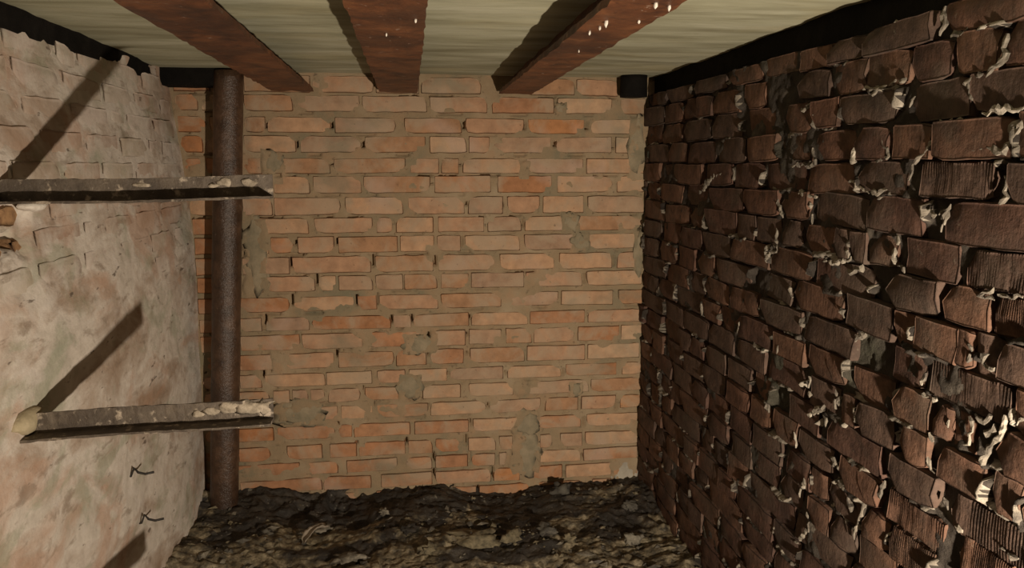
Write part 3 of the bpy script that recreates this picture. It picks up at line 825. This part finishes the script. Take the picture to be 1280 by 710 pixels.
M_ST = {'pale': mat_plain('pale_rubble', (.09, .08, .06), (.22, .195, .15), 45),
        'grey': mat_plain('grey_rubble', (.045, .04, .033), (.10, .09, .07), 30),
        'ochre': mat_plain('ochre_rubble', (.07, .058, .034), (.20, .165, .10), 45),
        'dark': mat_plain('dark_clod', (.016, .013, .01), (.035, .028, .02), 30)}
STONES = [
 (-.350, 2.86, .035, .016, .014, .5, 'pale', 'pale oblong stone on the dark earth right of the pipe'),
 (-.555, 2.80, .020, .016, .012, .1, 'grey', 'small grey stone on the earth in front of the pipe'),
 (-.120, 2.88, .018, .014, .013, .2, 'pale', 'small pale stone by itself left of the floor centre'),
 (.350, 2.63, .042, .026, .020, .4, 'ochre', 'ochre lump beside a dark hollow in the middle of the floor'),
 (.560, 2.58, .022, .018, .018, -.3, 'ochre', 'bright yellowish stone right of the floor centre'),
 (.790, 2.57, .030, .022, .020, .2, 'pale', 'pale lump on the earth near the foot of the dark wall'),
 (.600, 2.98, .040, .024, .024, .0, 'grey', 'grey clod lying against the foot of the orange back wall'),
 (.230, 2.66, .085, .040, .014, .1, 'ochre', 'flat ochre slab half sunk in the floor centre'),
 (.045, 2.57, .030, .020, .018, .6, 'ochre', 'ochre stone left of the flat slab on the floor'),
 (-.230, 2.58, .050, .026, .018, -.2, 'pale', 'pale flat lump at the front edge of the earth floor'),
 (.850, 2.80, .026, .018, .018, .4, 'grey', 'grey stone close to the right back corner'),
 (-.020, 2.72, .035, .022, .018, .9, 'dark', 'dark clod behind the ochre rubble'),
 (.480, 2.66, .034, .024, .020, -.5, 'grey', 'grey crumbly lump between the ochre stones'),
]
for i, (x, y, rx, ry, rz, rot, kind, label) in enumerate(STONES):
    o = link('stone', lump_mesh('stone', rx, ry, rz, i * 7.7, .75, 3, 2.6), M_ST[kind])
    o.location = (x, y, fz(x, y) + rz * .55)
    o.rotation_euler = (random.uniform(-.2, .2), random.uniform(-.2, .2), rot)
    tag(o, label, 'stone', 'loose stones on the earth floor')

# torn curl of pale sheeting
def scrap():
    nu, nv = 16, 7
    u = np.linspace(0, 1, nu); v = np.linspace(-1, 1, nv)
    U, Vv = np.meshgrid(u, v, indexing='ij')
    wd = .024 + .010 * np.sin(U * 7)
    X = -.405 + .075 * U ** 1.3 + wd * Vv * .35
    Y = 2.70 + .11 * U + wd * Vv * -.6
    Zz = .018 + .022 * np.sin(U * 3.0) + .012 * Vv * Vv + .003 * fbm(U * 9, Vv * 3, 1.0, 2)
    o0 = np.array([-.40, 2.70, fz(-.40, 2.70)])
    P = np.stack([X - o0[0], Y - o0[1], Zz], -1)
    top = P.reshape(-1, 3); bot = top - np.array([0, 0, .003])
    n = nu * nv
    F = [tuple(int(i) for i in f) for f in grid_faces(nu, nv)] + [tuple(int(i) + n for i in f[::-1]) for f in grid_faces(nu, nv)]
    idx = np.arange(n).reshape(nu, nv)
    ring = np.concatenate([idx[:, 0], idx[-1, 1:], idx[-2::-1, -1], idx[0, -2:0:-1]])
    for k in range(len(ring)):
        a, b = int(ring[k]), int(ring[(k + 1) % len(ring)])
        F.append((b, a, a + n, b + n))
    o = link('torn_scrap', mesh_from('torn_scrap', np.concatenate([top, bot]), F), mat_plain('pale_sheeting', (.20, .17, .13), (.36, .31, .25), 18, .45))
    o.location = o0
    tag(o, 'pale curled scrap lying on dark earth at the left front', 'scrap')
scrap()

# crumbs and splinters nobody could count
def crumbs():
    V, F, mi = [], [], []
    base = [(1, 0, 0), (-1, 0, 0), (0, 1, 0), (0, -1, 0), (0, 0, 1), (0, 0, -1)]
    fc = [(0, 2, 4), (2, 1, 4), (1, 3, 4), (3, 0, 4), (2, 0, 5), (1, 2, 5), (3, 1, 5), (0, 3, 5)]
    xs = rng.uniform(-.82, .94, 1300); ys = rng.uniform(2.3, 3.06, 1300)
    zs = floor_h(xs, ys)
    dens = fbm(xs * 3.4, ys * 5.4, 31.0, 3)
    for x, y, z, d in zip(xs, ys, zs, dens):
        if d < random.uniform(-.5, .35): continue
        s = .0035 + .016 * random.random() ** 4
        M = Matrix.Rotation(random.uniform(0, 6.3), 3, 'Z') @ Matrix.Rotation(random.uniform(-.5, .5), 3, 'X')
        e = (s * random.uniform(.8, 2.2), s * random.uniform(.6, 1), s * random.uniform(.4, .8))
        b = len(V)
        for q in base:
            v = M @ Vector((q[0] * e[0] * random.uniform(.7, 1.2), q[1] * e[1] * random.uniform(.7, 1.2), q[2] * e[2]))
            V.append((x + v.x, y + v.y, z + v.z + e[2] * .3))
        k = random.choice((0, 0, 1, 1, 2))
        for f in fc:
            F.append(tuple(b + i for i in f)); mi.append(k)
    me = mesh_from('rubble_crumbs', V, F, False)
    for k in ('ochre', 'grey', 'pale'): me.materials.append(M_ST[k])
    me.polygons.foreach_set('material_index', mi)
    o = link('rubble_crumbs', me)
    o.parent = floor
    o['kind'] = 'stuff'
crumbs()
